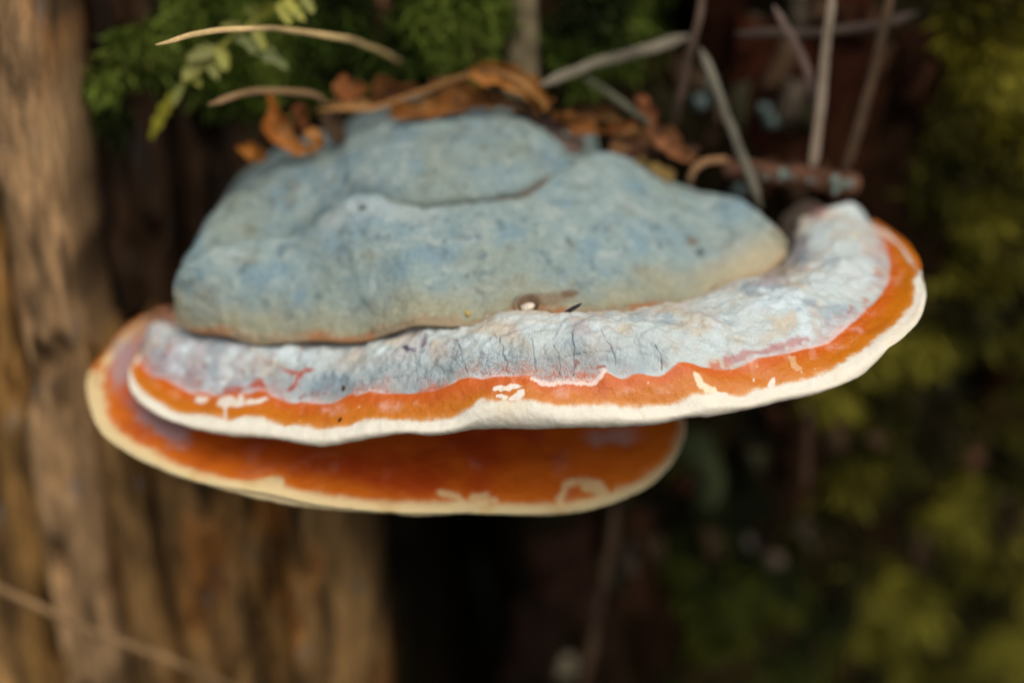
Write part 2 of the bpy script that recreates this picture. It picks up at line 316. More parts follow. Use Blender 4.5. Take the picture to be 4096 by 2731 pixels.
LOWER = [(1700, 1480, 110, 1.2), (1560, 1250, 50, .9), (1650, 1350, 80, .9), (1640, 1180, 50, .8), (1800, 1450, 110, 1), (1760, 1310, 80, .8), (1700, 1120, 50, .5), (1880, 1380, 90, .7), (1620, 1560, 90, 1), (1560, 1060, 30, .4), (1780, 1560, 90, 1), (1590, 1310, 45, .8)]
moss('moss', LOWER, 9000, .005, .011, .0008, ((20, 26, 6), (44, 52, 12), (84, 88, 22)), 'dark olive green moss on the bark below the smaller conk', -.1, 6)

# ------------------------------------------------------------------ upper conk
def loft(rings, subs):                   # rings: list of (m,3) arrays; subs: rows between neighbours
    R_ = np.stack(rings, 0); t = np.concatenate([np.linspace(i, i+1, s_, endpoint=False) for i, s_ in enumerate(subs)]+[[len(rings)-1.]])
    return crom(R_, t), t
def px_of(Gd):
    v = Gd-CAM; dz = v@Fv; return W4/2+(v@Rv)/dz*FOC*PPM, H4/2-(v@Uv)/dz*FOC*PPM
MU = 1300
CEN = (2050, 1000)
ph = np.linspace(0, 1, MU)
rim_lo = [(560, 1400), (528, 1462), (519, 1520), (523, 1561), (550, 1601), (590, 1632), (648, 1668), (724, 1699), (813, 1724), (903, 1741), (1014, 1750), (1103, 1757), (1193, 1773), (1260, 1784), (1300, 1786), (1391, 1772), (1510, 1750), (1616, 1736), (1693, 1743), (1805, 1736), (1910, 1717), (2057, 1712), (2142, 1717), (2212, 1712), (2352, 1710), (2492, 1708), (2605, 1701), (2740, 1677), (2881, 1660), (3021, 1632), (3161, 1600), (3267, 1575), (3358, 1544), (3442, 1505), (3491, 1460), (3547, 1403), (3617, 1347), (3674, 1284), (3698, 1221), (3702, 1165), (3684, 1095), (3653, 1031), (3603, 968), (3547, 919), (3491, 888)]
cream_t = [(562, 1385), (528, 1440), (524, 1489), (550, 1540), (586, 1579), (639, 1614), (693, 1645), (729, 1656), (813, 1659), (858, 1666), (920, 1681), (961, 1668), (1014, 1661), (1081, 1677), (1139, 1702), (1193, 1701), (1300, 1713), (1391, 1701), (1454, 1678), (1538, 1673), (1637, 1679), (1728, 1680), (1819, 1668), (1882, 1633), (1924, 1600), (1973, 1603), (2072, 1598), (2177, 1610), (2233, 1624), (2310, 1623), (2422, 1617), (2506, 1631), (2598, 1624), (2705, 1614), (2754, 1585), (2796, 1572), (2909, 1581), (2972, 1579), (3021, 1556), (3161, 1530), (3274, 1502), (3337, 1467), (3442, 1410), (3512, 1347), (3582, 1291), (3639, 1235), (3660, 1172), (3652, 1130), (3668, 1090), (3672, 1045), (3630, 978), (3566, 922), (3490, 886)]
orange_t = [(566, 1370), (546, 1410), (552, 1440), (577, 1471), (612, 1507), (666, 1516), (715, 1547), (769, 1572), (813, 1567), (871, 1581), (925, 1565), (996, 1570), (1050, 1554), (1104, 1587), (1171, 1612), (1215, 1605), (1300, 1614), (1342, 1608), (1391, 1579), (1440, 1575), (1489, 1560), (1538, 1572), (1651, 1574), (1749, 1558), (1805, 1540), (1861, 1513), (1931, 1516), (1987, 1505), (2114, 1502), (2142, 1519), (2191, 1533), (2282, 1523), (2366, 1524), (2422, 1490), (2485, 1516), (2548, 1494), (2633, 1505), (2680, 1480), (2726, 1449), (2810, 1467), (2902, 1479), (2965, 1465), (3021, 1434), (3091, 1424), (3196, 1403), (3302, 1375), (3372, 1319), (3442, 1263), (3498, 1207), (3540, 1151), (3561, 1081), (3550, 1010), (3520, 945), (3480, 880)]
crest_b = [(585, 1310), (600, 1292), (638, 1284), (702, 1308), (765, 1322), (893, 1335), (1020, 1362), (1116, 1362), (1276, 1350), (1391, 1356), (1482, 1346), (1574, 1315), (1651, 1286), (1721, 1282), (1770, 1270), (1805, 1288), (1896, 1290), (1966, 1266), (2058, 1252), (2142, 1248), (2282, 1250), (2394, 1250), (2527, 1240), (2598, 1222), (2700, 1216), (2760, 1200), (2832, 1168), (2900, 1150), (2960, 1130), (3030, 1120), (3090, 1075), (3150, 1040), (3190, 980), (3200, 920), (3220, 870), (3290, 828), (3370, 815), (3440, 850)]
def ydep(pts, knots):                    # depth along the curve, by x of the pixel or by index fraction
    pts = np.asarray(pts, float); q = by_arc(pts, MU); s_ = np.linspace(0, 1, MU)
    return q, np.interp(s_, [k_[0] for k_ in knots], [k_[1] for k_ in knots])
def ring(pts, knots, cen=CEN):           # knots: (pixel x along the curve as fraction, depth)
    pts = np.asarray(pts, float)
    q = by_angle(pts, ph, cen); y = np.interp(ph, [k_[0] for k_ in knots], [k_[1] for k_ in knots])
    ker = np.hanning(61); ker /= ker.sum(); y = np.convolve(np.pad(y, 30, 'edge'), ker, 'valid')
    return P(q[:, 0], q[:, 1], y), q
KN = [(0, -.036), (.07, -.058), (.14, -.076), (.22, -.090), (.30, -.099), (.42, -.105), (.55, -.105), (.66, -.100), (.76, -.088), (.85, -.068), (.92, -.042), (.97, -.018), (1, -.004)]
def shift(kn, d, e=None): return [(a, b+d) for a, b in kn]
def polar(px_, py_, c_, k_=.45):
    a_ = np.arctan2((py_-c_[1])/k_, px_-c_[0]); return np.where(a_ < -1.2, a_+2*np.pi, a_), np.hypot(px_-c_[0], (py_-c_[1])/k_)
def zone(px_, py_, c_, curves, vals):    # where a point lies between the traced colour borders
    an, rr_ = polar(px_, py_, c_); R_ = []
    for cv in curves:
        q = crom(np.asarray(cv, float), np.linspace(0, len(cv)-1, 40*len(cv))); a_, r_ = polar(q[:, 0], q[:, 1], c_); o_ = np.argsort(a_); R_.append(np.interp(an, a_[o_], r_[o_]))
    out = np.full(an.shape, float(vals[-1]))
    for j in range(len(curves)-1):
        w_ = np.clip((R_[j]-rr_)/np.maximum(R_[j]-R_[j+1], 8.), 0, 1); out = np.where(rr_ > R_[j+1], vals[j]+(vals[j+1]-vals[j])*w_, out) if j == 0 else np.where((rr_ <= R_[j]) & (rr_ > R_[j+1]), vals[j]+(vals[j+1]-vals[j])*w_, out)
    return out
def sm(r_, k_): ker = np.hanning(2*k_+1); ker /= ker.sum(); pr = np.pad(r_, ((k_, k_), (0, 0)), 'reflect', reflect_type='odd'); return np.stack([np.convolve(pr[:, j], ker, 'valid') for j in range(3)], 1)
r_lo, q_lo = ring(rim_lo, KN)
r_cr, q_cr = ring(cream_t, shift(KN, .0005))
r_or, q_or = ring(orange_t, shift(KN, .0055))
KB = [(0, -.030), (.08, -.048), (.2, -.062), (.35, -.074), (.5, -.078), (.62, -.075), (.74, -.062), (.84, -.046), (.92, -.026), (1, .0)]
r_cb, q_cb = ring(crest_b, KB); r_lo = sm(r_lo, 6); r_cr = sm(r_cr, 30); r_or = sm(r_or, 30)
r_mid = .5*(r_or+r_cb); r_mid[:, 2] += .0035; r_mid[:, 1] -= .002
r_bulge = .5*(r_lo+r_cr); r_bulge[:, 1] -= .0022
und1 = r_lo.copy(); und1[:, 1] = und1[:, 1]*.955+.001; und1[:, 0] *= .985; und1[:, 2] -= .0016
und2 = r_lo.copy(); und2[:, 1] = und2[:, 1]*.45+.01; und2[:, 0] *= .88; und2[:, 2] -= .018
und3 = r_lo.copy(); und3[:, 1] = .035; und3[:, 0] *= .8; und3[:, 2] = r_lo[:, 2]*.3-.026
inn = r_cb.copy(); inn[:, 1] += .010; inn[:, 2] -= .006
inn2 = r_cb.copy(); inn2[:, 1] = np.maximum(inn2[:, 1]+.03, .0); inn2[:, 2] -= .010
undm = r_lo.copy(); undm[:, 1] = undm[:, 1]*.85+.002; undm[:, 0] *= .965; undm[:, 2] -= .006
G, tv = loft([und3, und2, undm, und1, r_lo, r_bulge, r_cr, r_or, r_mid, r_cb, inn, inn2], [14, 12, 10, 10, 14, 16, 40, 46, 46, 12, 8]); tv = np.interp(tv, [0, 1, 2, 3, 12], [0, 1, 1.5, 2, 11])
N0 = grid_normals(G)
if N0[len(G)//2, MU//2, 1] > 0: N0 = -N0
PX, PY = px_of(G); PX0, PY0 = PX.copy(), PY.copy()
vv = np.interp(tv, [0, 3, 5, 6, 8, 10], [0, 2, 3, 4, 5, 6])[:, None]+0*PX          # 2 edge, 3 cream top, 4 orange top, 5 inner crest
zz_ = zone(PX0, PY0, CEN, [rim_lo, cream_t, orange_t, crest_b], [2, 3, 4, 5])
vis = (tv[:, None] > 3.3) & (tv[:, None] < 7.6); vv = np.where(vis, zz_, vv)
vv = np.where((tv[:, None] > 2.6), np.maximum(vv, 2+1.5*sst(1110, 1070, PY0)*sst(3300, 3400, PX0)), vv)
bandm = sst(3.9, 4.4, vv)*sst(6, 4.9, vv)
disp = .0017*fbm(G, 110, 4, 31)*sst(3.9, 4.3, vv)+.0009*fbm(G, 330, 4, 32)*bandm+.00035*fbm(G, 260, 3, 33)*sst(1.5, 2.4, vv)+.0016*fbm(G, 40, 2, 30)*sst(2.2, 3, vv)*.5
disp += .0005*sst(.0, .5, fbm(G, 90, 3, 36, (1, 1, 1)))*bandm
ridge = fbm(np.stack([PX/40+PY/120, PY/300, 0*PX], -1), 1, 2, 37); disp += .0002*ridge*sst(3.1, 2.6, vv)*sst(1, 2, vv)
# ---- pigment
fo = fbm(G, 420, 4, 41); fm = fbm(G, 160, 4, 42); fl = fbm(G, 60, 3, 43); fx = fbm(G, 900, 3, 44)
cream = mix(np.zeros(G.shape)+lin(238, 233, 214), lin(228, 212, 180), sst(.0, .6, fm)*.5)
cream = mix(cream, lin(206, 182, 140), sst(1.7, .8, vv)*.6)
wd = np.abs(vv-2); cream = mix(cream, lin(222, 206, 170), sst(.5, .0, wd)*.35)
org = mix(np.zeros(G.shape)+lin(206, 116, 8), lin(208, 98, 18), sst(3.4, 3.85, vv+.3*fm))
org = mix(org, lin(184, 88, 6), sst(.1, .6, fm)*.45)
org = mix(org, lin(226, 150, 110), sst(.12, .55, fo+.5*fl)*.55*sst(3.3, 3.6, vv))
org = mix(org, lin(216, 150, 60), sst(3.28, 3.0, vv+.1*fo)*.55)
# pale crust of the young band
band = np.zeros(G.shape)+lin(206, 220, 220)
band = mix(band, lin(218, 236, 242), sst(.0, .45, fm))
band = mix(band, lin(208, 198, 178), sst(.0, .45, -fm+.4*fl)*.85)
band = mix(band, lin(154, 174, 186), sst(.05, .45, fbm(G, 120, 4, 46))*.7)
band = mix(band, lin(206, 188, 182), sst(.12, .5, fbm(G, 130, 4, 47))*.5)
lil = sst(1250, 800, PX0); band = mix(band, lin(184, 172, 184), lil*.6*sst(-.3, .3, fl+fo))
band = mix(band, lin(160, 176, 182), sst(4.75, 4.2, vv+.2*fm)*sst(4.0, 4.1, vv)*.65*sst(900, 1200, PX0)*sst(2800, 2500, PX0))
band = mix(band, lin(184, 140, 136), sst(4.24, 4.02, vv+.16*fm)*.55*sst(-.3, .3, fl+.5*fo))
band = mix(band, lin(206, 100, 50), sst(4.16, 4.0, vv+.16*fx+.1*fo)*sst(.0, .4, fbm(G, 140, 3, 48))*.8)
band = mix(band, lin(214, 204, 186), sst(4.8, 5.0, vv+.1*fm)*.8)
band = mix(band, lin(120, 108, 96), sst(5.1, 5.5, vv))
wig = .10*fo+.06*fx
band = band*np.array([.955, .945, .925]); m_or = sst(2.86, 3.12, vv+wig*1.2); m_ba = sst(3.975, 4.025, vv+.02*fo)
edge_line = np.exp(-((vv-4.0+.02*fo)/.035)**2)
band = mix(band, lin(112, 114, 124), sst(1.3, .4, ell(PX0+40*fm, PY0+30*fo, 3190, 1000, 60, 80, 15))*.75); band = mix(band, lin(150, 92, 88), sst(1.2, .5, ell(PX0+30*fm, PY0+20*fo, 3270, 850, 60, 24, -20))*.7)
band = mix(band, lin(124, 104, 84), sst(1.3, .5, ell(PX0+30*fm, PY0+30*fo, 3100, 1085, 70, 26, -30))*.7); band = mix(band, lin(168, 150, 152), sst(1.2, .4, ell(PX0+30*fm, PY0+30*fo, 3080, 1130, 90, 40, -20))*.6)
band = band*np.array([.955, .945, .925]); m_or = sst(2.86, 3.12, vv+wig*1.2); m_ba = sst(3.975, 4.025, vv+.02*fo)
band = mix(band, lin(124, 148, 160), sst(1.2, .4, ell(PX0+30*fm, PY0+20*fo, 1320, 1540, 110, 60, -12))*.7)
C3 = mix(cream, org, m_or); C3 = mix(C3, band, m_ba); C3 = mix(C3, lin(232, 216, 210), edge_line*.6*sst(-.3, .3, fl+fm))
jx = PX0+14*fo+5*fx; jy = PY0+12*fbm(G, 430, 4, 51)+5*fbm(G, 1000, 2, 52)
flesh = lin(240, 232, 214)
for e in ((808, 1595, 28, 16, 0), (905, 1605, 36, 20, -25), (960, 1600, 18, 28, 10), (1025, 1602, 45, 12, -12), (945, 1612, 40, 12, 0), (903, 1645, 7, 30, 8), (2030, 1553, 56, 12, -9), (2012, 1588, 22, 8, 5), (2066, 1584, 30, 14, -30), (2080, 1572, 20, 12, -30), (2870, 1572, 40, 9, 10), (3088, 1532, 12, 24, 8)):
    C3 = mix(C3, flesh, sst(1.12, .88, ell(jx, jy, *e))*.95)
for poly, w_, colr, am in (([(2128, 1519), (2170, 1538), (2200, 1543), (2240, 1534), (2290, 1529), (2350, 1538), (2382, 1532), (2410, 1503), (2422, 1478)], 9, (236, 214, 200), .95), ([(2786, 1498), (2800, 1530), (2826, 1556), (2850, 1562)], 14, (240, 226, 190), .95), ([(3168, 1430), (3172, 1460), (3196, 1478)], 11, (226, 180, 130), .8),
                           ([(1138, 1474), (1196, 1487), (1226, 1470), (1250, 1481)], 10, (176, 66, 40), .9), ([(1200, 1490), (1175, 1530), (1155, 1548)], 13, (176, 66, 40), .9), ([(1200, 1590), (1222, 1572)], 8, (150, 60, 60), .8), ([(1010, 1548), (1040, 1530), (1048, 1545)], 16, (190, 70, 24), .9), ([(660, 1410), (678, 1390)], 14, (176, 92, 60), .8),
                           ([(905, 1562), (930, 1550), (960, 1556)], 10, (176, 76, 44), .8), ([(1060, 1440), (1085, 1425)], 8, (140, 96, 84), .7), ([(810, 1458), (822, 1464)], 10, (112, 82, 110), .9), ([(2395, 1468), (2420, 1470)], 9, (150, 62, 40), .9), ([(2900, 1440), (2990, 1420), (3060, 1400), (3140, 1390), (3230, 1370)], 16, (180, 104, 100), .65), ([(2300, 1445), (2298, 1450)], 10, (140, 70, 60), .7)):
    k_ = 0 if sum(colr) > 480 else 1; C3 = mix(C3, lin(*colr), sst(w_*(1.15+.25*k_), w_*(.6-.3*k_), seg_dist(jx+k_*(22*fm+8*fx), jy+k_*(20*fo+14*fm), poly))*am)
for poly in ([(1622, 1389), (1650, 1392), (1690, 1398), (1702, 1380), (1706, 1350)],):
    C3 = mix(C3, lin(104, 82, 104), sst(20, 3, seg_dist(jx+16*fm, jy+14*fo, poly))*.8*sst(-.35, .2, fo+fx))
C3 = mix(C3, lin(60, 50, 74), sst(1.2, .6, ell(jx, jy, 1628, 1389, 20, 9))*.9)
for cx, cy, r_ in ((3500, 1245, 26), (3430, 1322, 24), (3352, 1385, 20), (2660, 1560, 30), (2270, 1570, 40), (1560, 1622, 40), (1330, 1640, 40), (2480, 1560, 36)):
    C3 = mix(C3, lin(232, 178, 156), sst(1.3, .2, ell(jx, jy, cx, cy, r_*1.6, r_*.7))*.5*sst(-.4, .3, fo))
rs = np.random.default_rng(5)
for j in range(70):
    cx, cy = rs.uniform(600, 1300), rs.uniform(1330, 1600); rr_ = rs.uniform(3, 8)
    C3 = mix(C3, lin(*[(112, 84, 100), (150, 92, 84), (96, 100, 112), (132, 108, 84)][j % 4]), sst(1.3, .3, ell(PX0+6*fo, PY0+6*fm, cx, cy, rr_*rs.uniform(.8, 2.2), rr_, rs.uniform(-60, 60)))*.7*sst(4.05, 4.12, vv)*sst(5, 4.95, vv))
for j in range(60):
    cx, cy = rs.uniform(650, 3500), rs.uniform(1300, 1700); rr_ = rs.uniform(2.5, 6)
    C3 = mix(C3, lin(*[(236, 190, 90), (240, 226, 200)][j % 2]), sst(1.2, .3, ell(PX0, PY0, cx, cy, rr_, rr_*rs.uniform(.8, 2)))*.8*sst(3.1, 3.2, vv)*sst(3.95, 3.85, vv))
crack = 0*PX
for poly, w_ in (([(1398, 1430), (1395, 1487), (1377, 1537)], 2.6), ([(1536, 1407), (1540, 1485)], 2.2), ([(1659, 1414), (1657, 1449), (1664, 1483), (1676, 1525)], 3.4), ([(1819, 1361), (1844, 1387), (1854, 1445), (1865, 1487)], 3.6), ([(2016, 1388), (2027, 1457), (2034, 1497)], 3.2), ([(2123, 1332), (2134, 1412), (2139, 1484)], 3.2),
                 ([(2300, 1350), (2291, 1390), (2296, 1444), (2293, 1506)], 3.6), ([(2400, 1323), (2431, 1372), (2458, 1417), (2467, 1462)], 3), ([(2230, 1432), (2293, 1417), (2400, 1405), (2460, 1408)], 1.8), ([(2210, 1380), (2232, 1420), (2244, 1500)], 2.4), ([(1760, 1420), (1800, 1428), (1845, 1460), (1880, 1430)], 2), ([(2620, 1380), (2640, 1440), (2650, 1480)], 2), ([(1480, 1520), (1560, 1508), (1640, 1500)], 1.6), ([(1290, 1510), (1370, 1520)], 2), ([(1300, 1480), (1296, 1560)], 1.8), ([(1330, 1490), (1322, 1575)], 1.8), ([(2003, 1360), (2006, 1374)], 6), ([(1975, 1340), (1985, 1352)], 3.5), ([(2298, 1345), (2300, 1356)], 5)):
    crack = np.maximum(crack, sst(w_*1.25, w_*.2, seg_dist(PX0+16*fo+10*fm, PY0+5*fm, poly)))
crack *= sst(3.97, 4.03, vv)
C3 = mix(C3, lin(84, 96, 104), crack*.7*sst(-.5, .1, fbm(G, 250, 3, 57))); disp -= .00025*crack
crk = sst(3.98, 4.03, vv)*sst(4.7, 4.05, vv+.3*fl)*sst(1000, 1300, PX0)*sst(2950, 2500, PX0)*sst(-.45, .15, fl+.5*fm)*.9
crkred = sst(4.32, 4.1, vv+.2*fm)
G = G+N0*disp[..., None]
NB = thing('bracket_fungus', (0, .0, -.012), 'large upper conk with grey cap, frosty white band and orange margin', 'bracket fungus', 'conks growing on the trunk')
O = np.array(NB.location)
NS = grid_normals(G)
if NS[len(G)//2, MU//2, 1] > 0: NS = -NS
def strip_part(name, i0, i1, m, Gx, Cx, Nx, org_, parent, extra=None):
    sub = slice(i0, i1+1); n = i1+1-i0; qd = grid_quads(n, Gx.shape[1])
    ex = {k_: v_[sub] for k_, v_ in (extra or {}).items()}
    # winding follows the outward normals
    a = Gx[sub][0, Gx.shape[1]//2+1]-Gx[sub][0, Gx.shape[1]//2]; b_ = Gx[sub][1, Gx.shape[1]//2]-Gx[sub][0, Gx.shape[1]//2]
    if np.dot(np.cross(a, b_), Nx[sub][0, Gx.shape[1]//2]) < 0: qd = qd[:, ::-1]
    return put(name, fast_mesh(name, (Gx[sub]-org_), qd, Cx[sub], ex, Nx[sub]), m, parent)
def rowat(v_): return int(np.argmin(np.abs(tv-v_)))
EX = {'crk': crk, 'crkred': crkred}
strip_part('pore_surface', 0, rowat(2.5), M_CREAM, G, C3, NS, O, NB)
strip_part('cream_rim', rowat(2.5), rowat(4.9), M_CREAM, G, C3, NS, O, NB)
strip_part('orange_margin', rowat(4.9), rowat(6), M_ORANGE, G, C3, NS, O, NB)
strip_part('pale_band', rowat(6), len(tv)-1, M_BAND, G, C3, NS, O, NB, EX)

# ---- grey cap, front tier
MC = 760
def cap_ring(pts, kn): q = by_arc(pts, MC); y_ = np.interp(np.linspace(0, 1, MC), [a for a, b in kn], [b for a, b in kn]); kr = np.hanning(41); kr /= kr.sum(); y_ = np.convolve(np.pad(y_, 20, 'edge'), kr, 'valid'); return P(q[:, 0], q[:, 1], y_), q
lip = [(700, 1225), (702, 1257), (765, 1302), (893, 1318), (1020, 1353), (1116, 1350), (1276, 1340), (1391, 1347), (1482, 1337), (1574, 1305), (1651, 1281), (1721, 1281), (1805, 1284), (1896, 1281), (1966, 1258), (2058, 1246), (2142, 1242), (2282, 1242), (2394, 1246), (2527, 1231), (2598, 1214), (2726, 1215), (2832, 1179), (2916, 1137), (2993, 1112), (3049, 1090), (3090, 1060), (3133, 1017), (3150, 980)]
KL = [(0, -.040), (.1, -.050), (.25, -.0625), (.4, -.0725), (.5, -.0735), (.6, -.072), (.75, -.061), (.87, -.046), (.95, -.036), (1, -.030)]
c1, ql = cap_ring(lip, KL)
crest = [(x_*D, y_*D) for x_, y_ in ((402, 700), (402, 660), (416, 620), (470, 585), (560, 565), (640, 556), (700, 540), (750, 500), (800, 464), (850, 456), (900, 466), (960, 477), (1040, 473), (1120, 467), (1200, 450), (1240, 430), (1290, 402), (1340, 378), (1380, 362), (1420, 365), (1480, 390), (1560, 430), (1640, 455), (1700, 462), (1760, 500), (1800, 540), (1808, 562))]
KCr = [(0, -.044), (.08, -.042), (.2, -.034), (.3, -.034), (.4, -.037), (.5, -.034), (.6, -.026), (.68, -.008), (.75, -.002), (.85, -.004), (.93, -.014), (1, -.033)]
c4, qc = cap_ring(crest, KCr)
def between(t, by, bz=0):
    q = ql*(1-t)+qc*t; y_ = c1[:, 1]*(1-by)+c4[:, 1]*by; return P(q[:, 0], q[:, 1], y_)
c0 = c1.copy(); c0[:, 1] += .0004; c0[:, 2] -= .0025
cB = c1.copy(); cB[:, 1] += .012; cB[:, 2] -= .007
c2 = between(.06, .07); c2b = between(.3, .27); c3 = between(.66, .56)
c5 = c4.copy(); c5[:, 1] += .0035; c5[:, 2] -= .002
c6 = c4.copy(); c6[:, 1] += .010; c6[:, 2] -= .016; c6[:, 0] *= .98
Gc, tc_ = loft([cB, c0, c1, c2, c2b, c3, c4, c5, c6], [6, 8, 14, 34, 46, 50, 22, 10])
Nc = grid_normals(Gc); Nc = -Nc if Nc[len(Gc)//2, MC//2, 2] < 0 else Nc
pxc, pyc = px_of(Gc); tt = tc_[:, None]+0*pxc
mm = sst(1.6, 2.4, tt)
dsp = (.0016*fbm(Gc, 55, 4, 61)+.0008*fbm(Gc, 190, 4, 62))*mm
dsp += (.0014*fbm(np.stack([pxc/70, pyc/160, 0*pxc], -1), 1, 4, 63)+.0006*fbm(Gc, 420, 3, 64))*np.exp(-((tt-2.4)/.5)**2)
for cx, cy, rx, ry, am in ((830*D, 478*D, 24, 14, -.0016), (1590*D, 555*D, 24, 18, -.0008), (1608*D, 580*D, 22, 18, -.001), (1540*D, 610*D, 40, 20, -.0005)):
    dsp += am*sst(1.2, .3, ell(pxc, pyc, cx, cy, rx, ry))
def cap_pigment(Gd, px_, py_, lipm, seed):
    a = fbm(Gd, 130, 5, seed); b = fbm(Gd, 330, 4, seed+1); d = fbm(Gd, 45, 3, seed+2); e = fbm(Gd, 700, 3, seed+3)
    cc = np.zeros(Gd.shape)+lin(138, 158, 156)
    cc = mix(cc, lin(116, 146, 158), sst(-.05, .4, a)*.65)
    cc = mix(cc, lin(168, 180, 174), sst(.0, .5, b-.4*a)*.6)
    cc = mix(cc, lin(142, 150, 130), sst(.0, .45, d)*.5)
    cc = mix(cc, lin(92, 114, 122), sst(.2, .55, fbm(Gd, 300, 4, seed+5))*.7)
    cc = mix(cc, lin(112, 108, 84), sst(.3, .6, fbm(Gd, 170, 3, seed+6))*.4)
    cc = mix(cc, lin(84, 92, 92), sst(.42, .62, e)*.35)
    return cc, a, b, d, e
Cc_, a_, b_, d_, e_ = cap_pigment(Gc, pxc, pyc, None, 71)
hl = (np.interp(np.arange(MC), np.arange(MC), ql[:, 1])[None]-pyc)          # height in the photo above the lip
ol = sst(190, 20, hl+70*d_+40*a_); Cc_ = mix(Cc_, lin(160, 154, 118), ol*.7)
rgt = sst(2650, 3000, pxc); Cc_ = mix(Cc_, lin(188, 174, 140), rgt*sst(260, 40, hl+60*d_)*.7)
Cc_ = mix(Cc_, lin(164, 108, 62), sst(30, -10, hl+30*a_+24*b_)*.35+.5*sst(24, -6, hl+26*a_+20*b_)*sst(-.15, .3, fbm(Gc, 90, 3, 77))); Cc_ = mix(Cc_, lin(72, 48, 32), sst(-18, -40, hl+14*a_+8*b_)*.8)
Cc_ = mix(Cc_, lin(176, 188, 186), np.exp(-((tt-5.75)/.3)**2)*sst(700*D, 780*D, pxc)*sst(1050*D, 950*D, pxc)*.6)  # crest highlight put into the colour as paler pigment
Cc_ = mix(Cc_, lin(120, 84, 52), sst(.9, .3, ell(pxc+20*a_, pyc+16*b_, 2170, 1200, 210, 44, -4))*.6)
Cc_ = mix(Cc_, lin(104, 70, 44), sst(1.1, .6, ell(pxc+10*a_, pyc, 2280, 1178, 46, 18, -8))*.7)
Cc_ = mix(Cc_, lin(58, 52, 50), sst(1.1, .6, ell(pxc, pyc, 830*D, 478*D, 20, 11))*.8)
Cc_ = mix(Cc_, lin(112, 96, 80), sst(1.2, .4, ell(pxc+10*a_, pyc, 1590*D, 555*D, 34, 22))*.8); Cc_ = mix(Cc_, lin(70, 84, 84), sst(1.2, .4, ell(pxc, pyc, 1608*D, 580*D, 22, 18))*.85)
ring_d = ell(pxc, pyc, 2112, 1222, 44, 34); Cc_ = mix(Cc_, lin(96, 68, 46), sst(1.25, .75, ring_d+.2*a_)*.7); dsp -= .0014*sst(1.0, .2, ring_d); dsp += .0009*np.exp(-((ring_d-1.15)/.2)**2)
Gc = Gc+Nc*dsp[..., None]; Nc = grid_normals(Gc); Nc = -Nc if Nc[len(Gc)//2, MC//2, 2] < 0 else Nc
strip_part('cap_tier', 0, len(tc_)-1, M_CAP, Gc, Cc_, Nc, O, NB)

# ---- grey cap, older tier behind
top = [(x_*D, y_*D) for x_, y_ in ((402, 690), (404, 645), (430, 598), (470, 542), (520, 495), (600, 440), (700, 390), (760, 365), (800, 332), (880, 300), (960, 280), (1060, 266), (1140, 272), (1190, 278), (1240, 302), (1310, 345), (1380, 372))]
t2, qt = cap_ring(top, [(0, -.043), (.08, -.036), (.2, -.022), (.35, -.010), (.45, -.002), (.6, .004), (.8, .006), (1, .004)])
base = [(x_*D, y_*D) for x_, y_ in ((404, 715), (418, 690), (460, 660), (540, 630), (620, 610), (700, 580), (750, 540), (800, 500), (850, 488), (900, 496), (960, 500), (1040, 492), (1120, 484), (1180, 470), (1230, 448), (1285, 420), (1335, 396), (1384, 382))]
_, qb = cap_ring(base, [(0, 0), (1, 0)])
oc = np.argsort(qc[:, 0]); y0_ = np.interp(qb[:, 0], qc[oc, 0], c4[oc, 1]); kr = np.hanning(61); kr /= kr.sum(); y0_ = np.convolve(np.pad(y0_, 30, 'edge'), kr, 'valid')
y0_ = y0_+np.interp(qb[:, 0]/D, [404, 640, 720, 800, 960, 1060, 1200, 1300, 1390], [.003, .004, .0045, .004, .004, .003, .002, .003, .006])
t0 = P(qb[:, 0], qb[:, 1], y0_)
def bt(t, by): q = qb*(1-t)+qt*t; return P(q[:, 0], q[:, 1], t0[:, 1]*(1-by)+t2[:, 1]*by)
u0 = t0.copy(); u0[:, 1] += .012; u0[:, 2] -= .002
t3 = t2.copy(); t3[:, 1] += .02; t3[:, 2] += .0005; t4 = t2.copy(); t4[:, 1] = .07; t4[:, 2] -= .004
Gt, tq = loft([u0, t0, bt(.2, -.06), bt(.5, .2), bt(.82, .62), t2, t3, t4], [8, 16, 34, 34, 26, 14, 8])
Nt = grid_normals(Gt); Nt = -Nt if Nt[len(Gt)//2, MC//2, 2] < 0 else Nt
pxt, pyt = px_of(Gt); m2 = sst(.5, 1.4, tq[:, None]+0*pxt)
Gt = Gt+Nt*((.0026*fbm(Gt, 50, 4, 81)+.0009*fbm(Gt, 190, 4, 82))*m2)[..., None]
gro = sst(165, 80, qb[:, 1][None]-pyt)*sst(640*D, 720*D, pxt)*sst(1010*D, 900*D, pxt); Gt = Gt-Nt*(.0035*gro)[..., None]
Nt = grid_normals(Gt); Nt = -Nt if Nt[len(Gt)//2, MC//2, 2] < 0 else Nt
Ct, a_, b_, d_, e_ = cap_pigment(Gt, pxt, pyt, None, 91)
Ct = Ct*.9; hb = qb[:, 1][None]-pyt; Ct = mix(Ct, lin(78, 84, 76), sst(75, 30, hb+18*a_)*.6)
Ct = mix(Ct, lin(82, 96, 96), gro*sst(-.6, .2, a_)*.7)  # shade behind the front crest put into the colour, together with dirt
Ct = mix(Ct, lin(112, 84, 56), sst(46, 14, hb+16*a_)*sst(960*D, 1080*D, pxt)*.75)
strip_part('cap_tier', 0, len(tq)-1, M_CAP, Gt, Ct, Nt, O, NB)

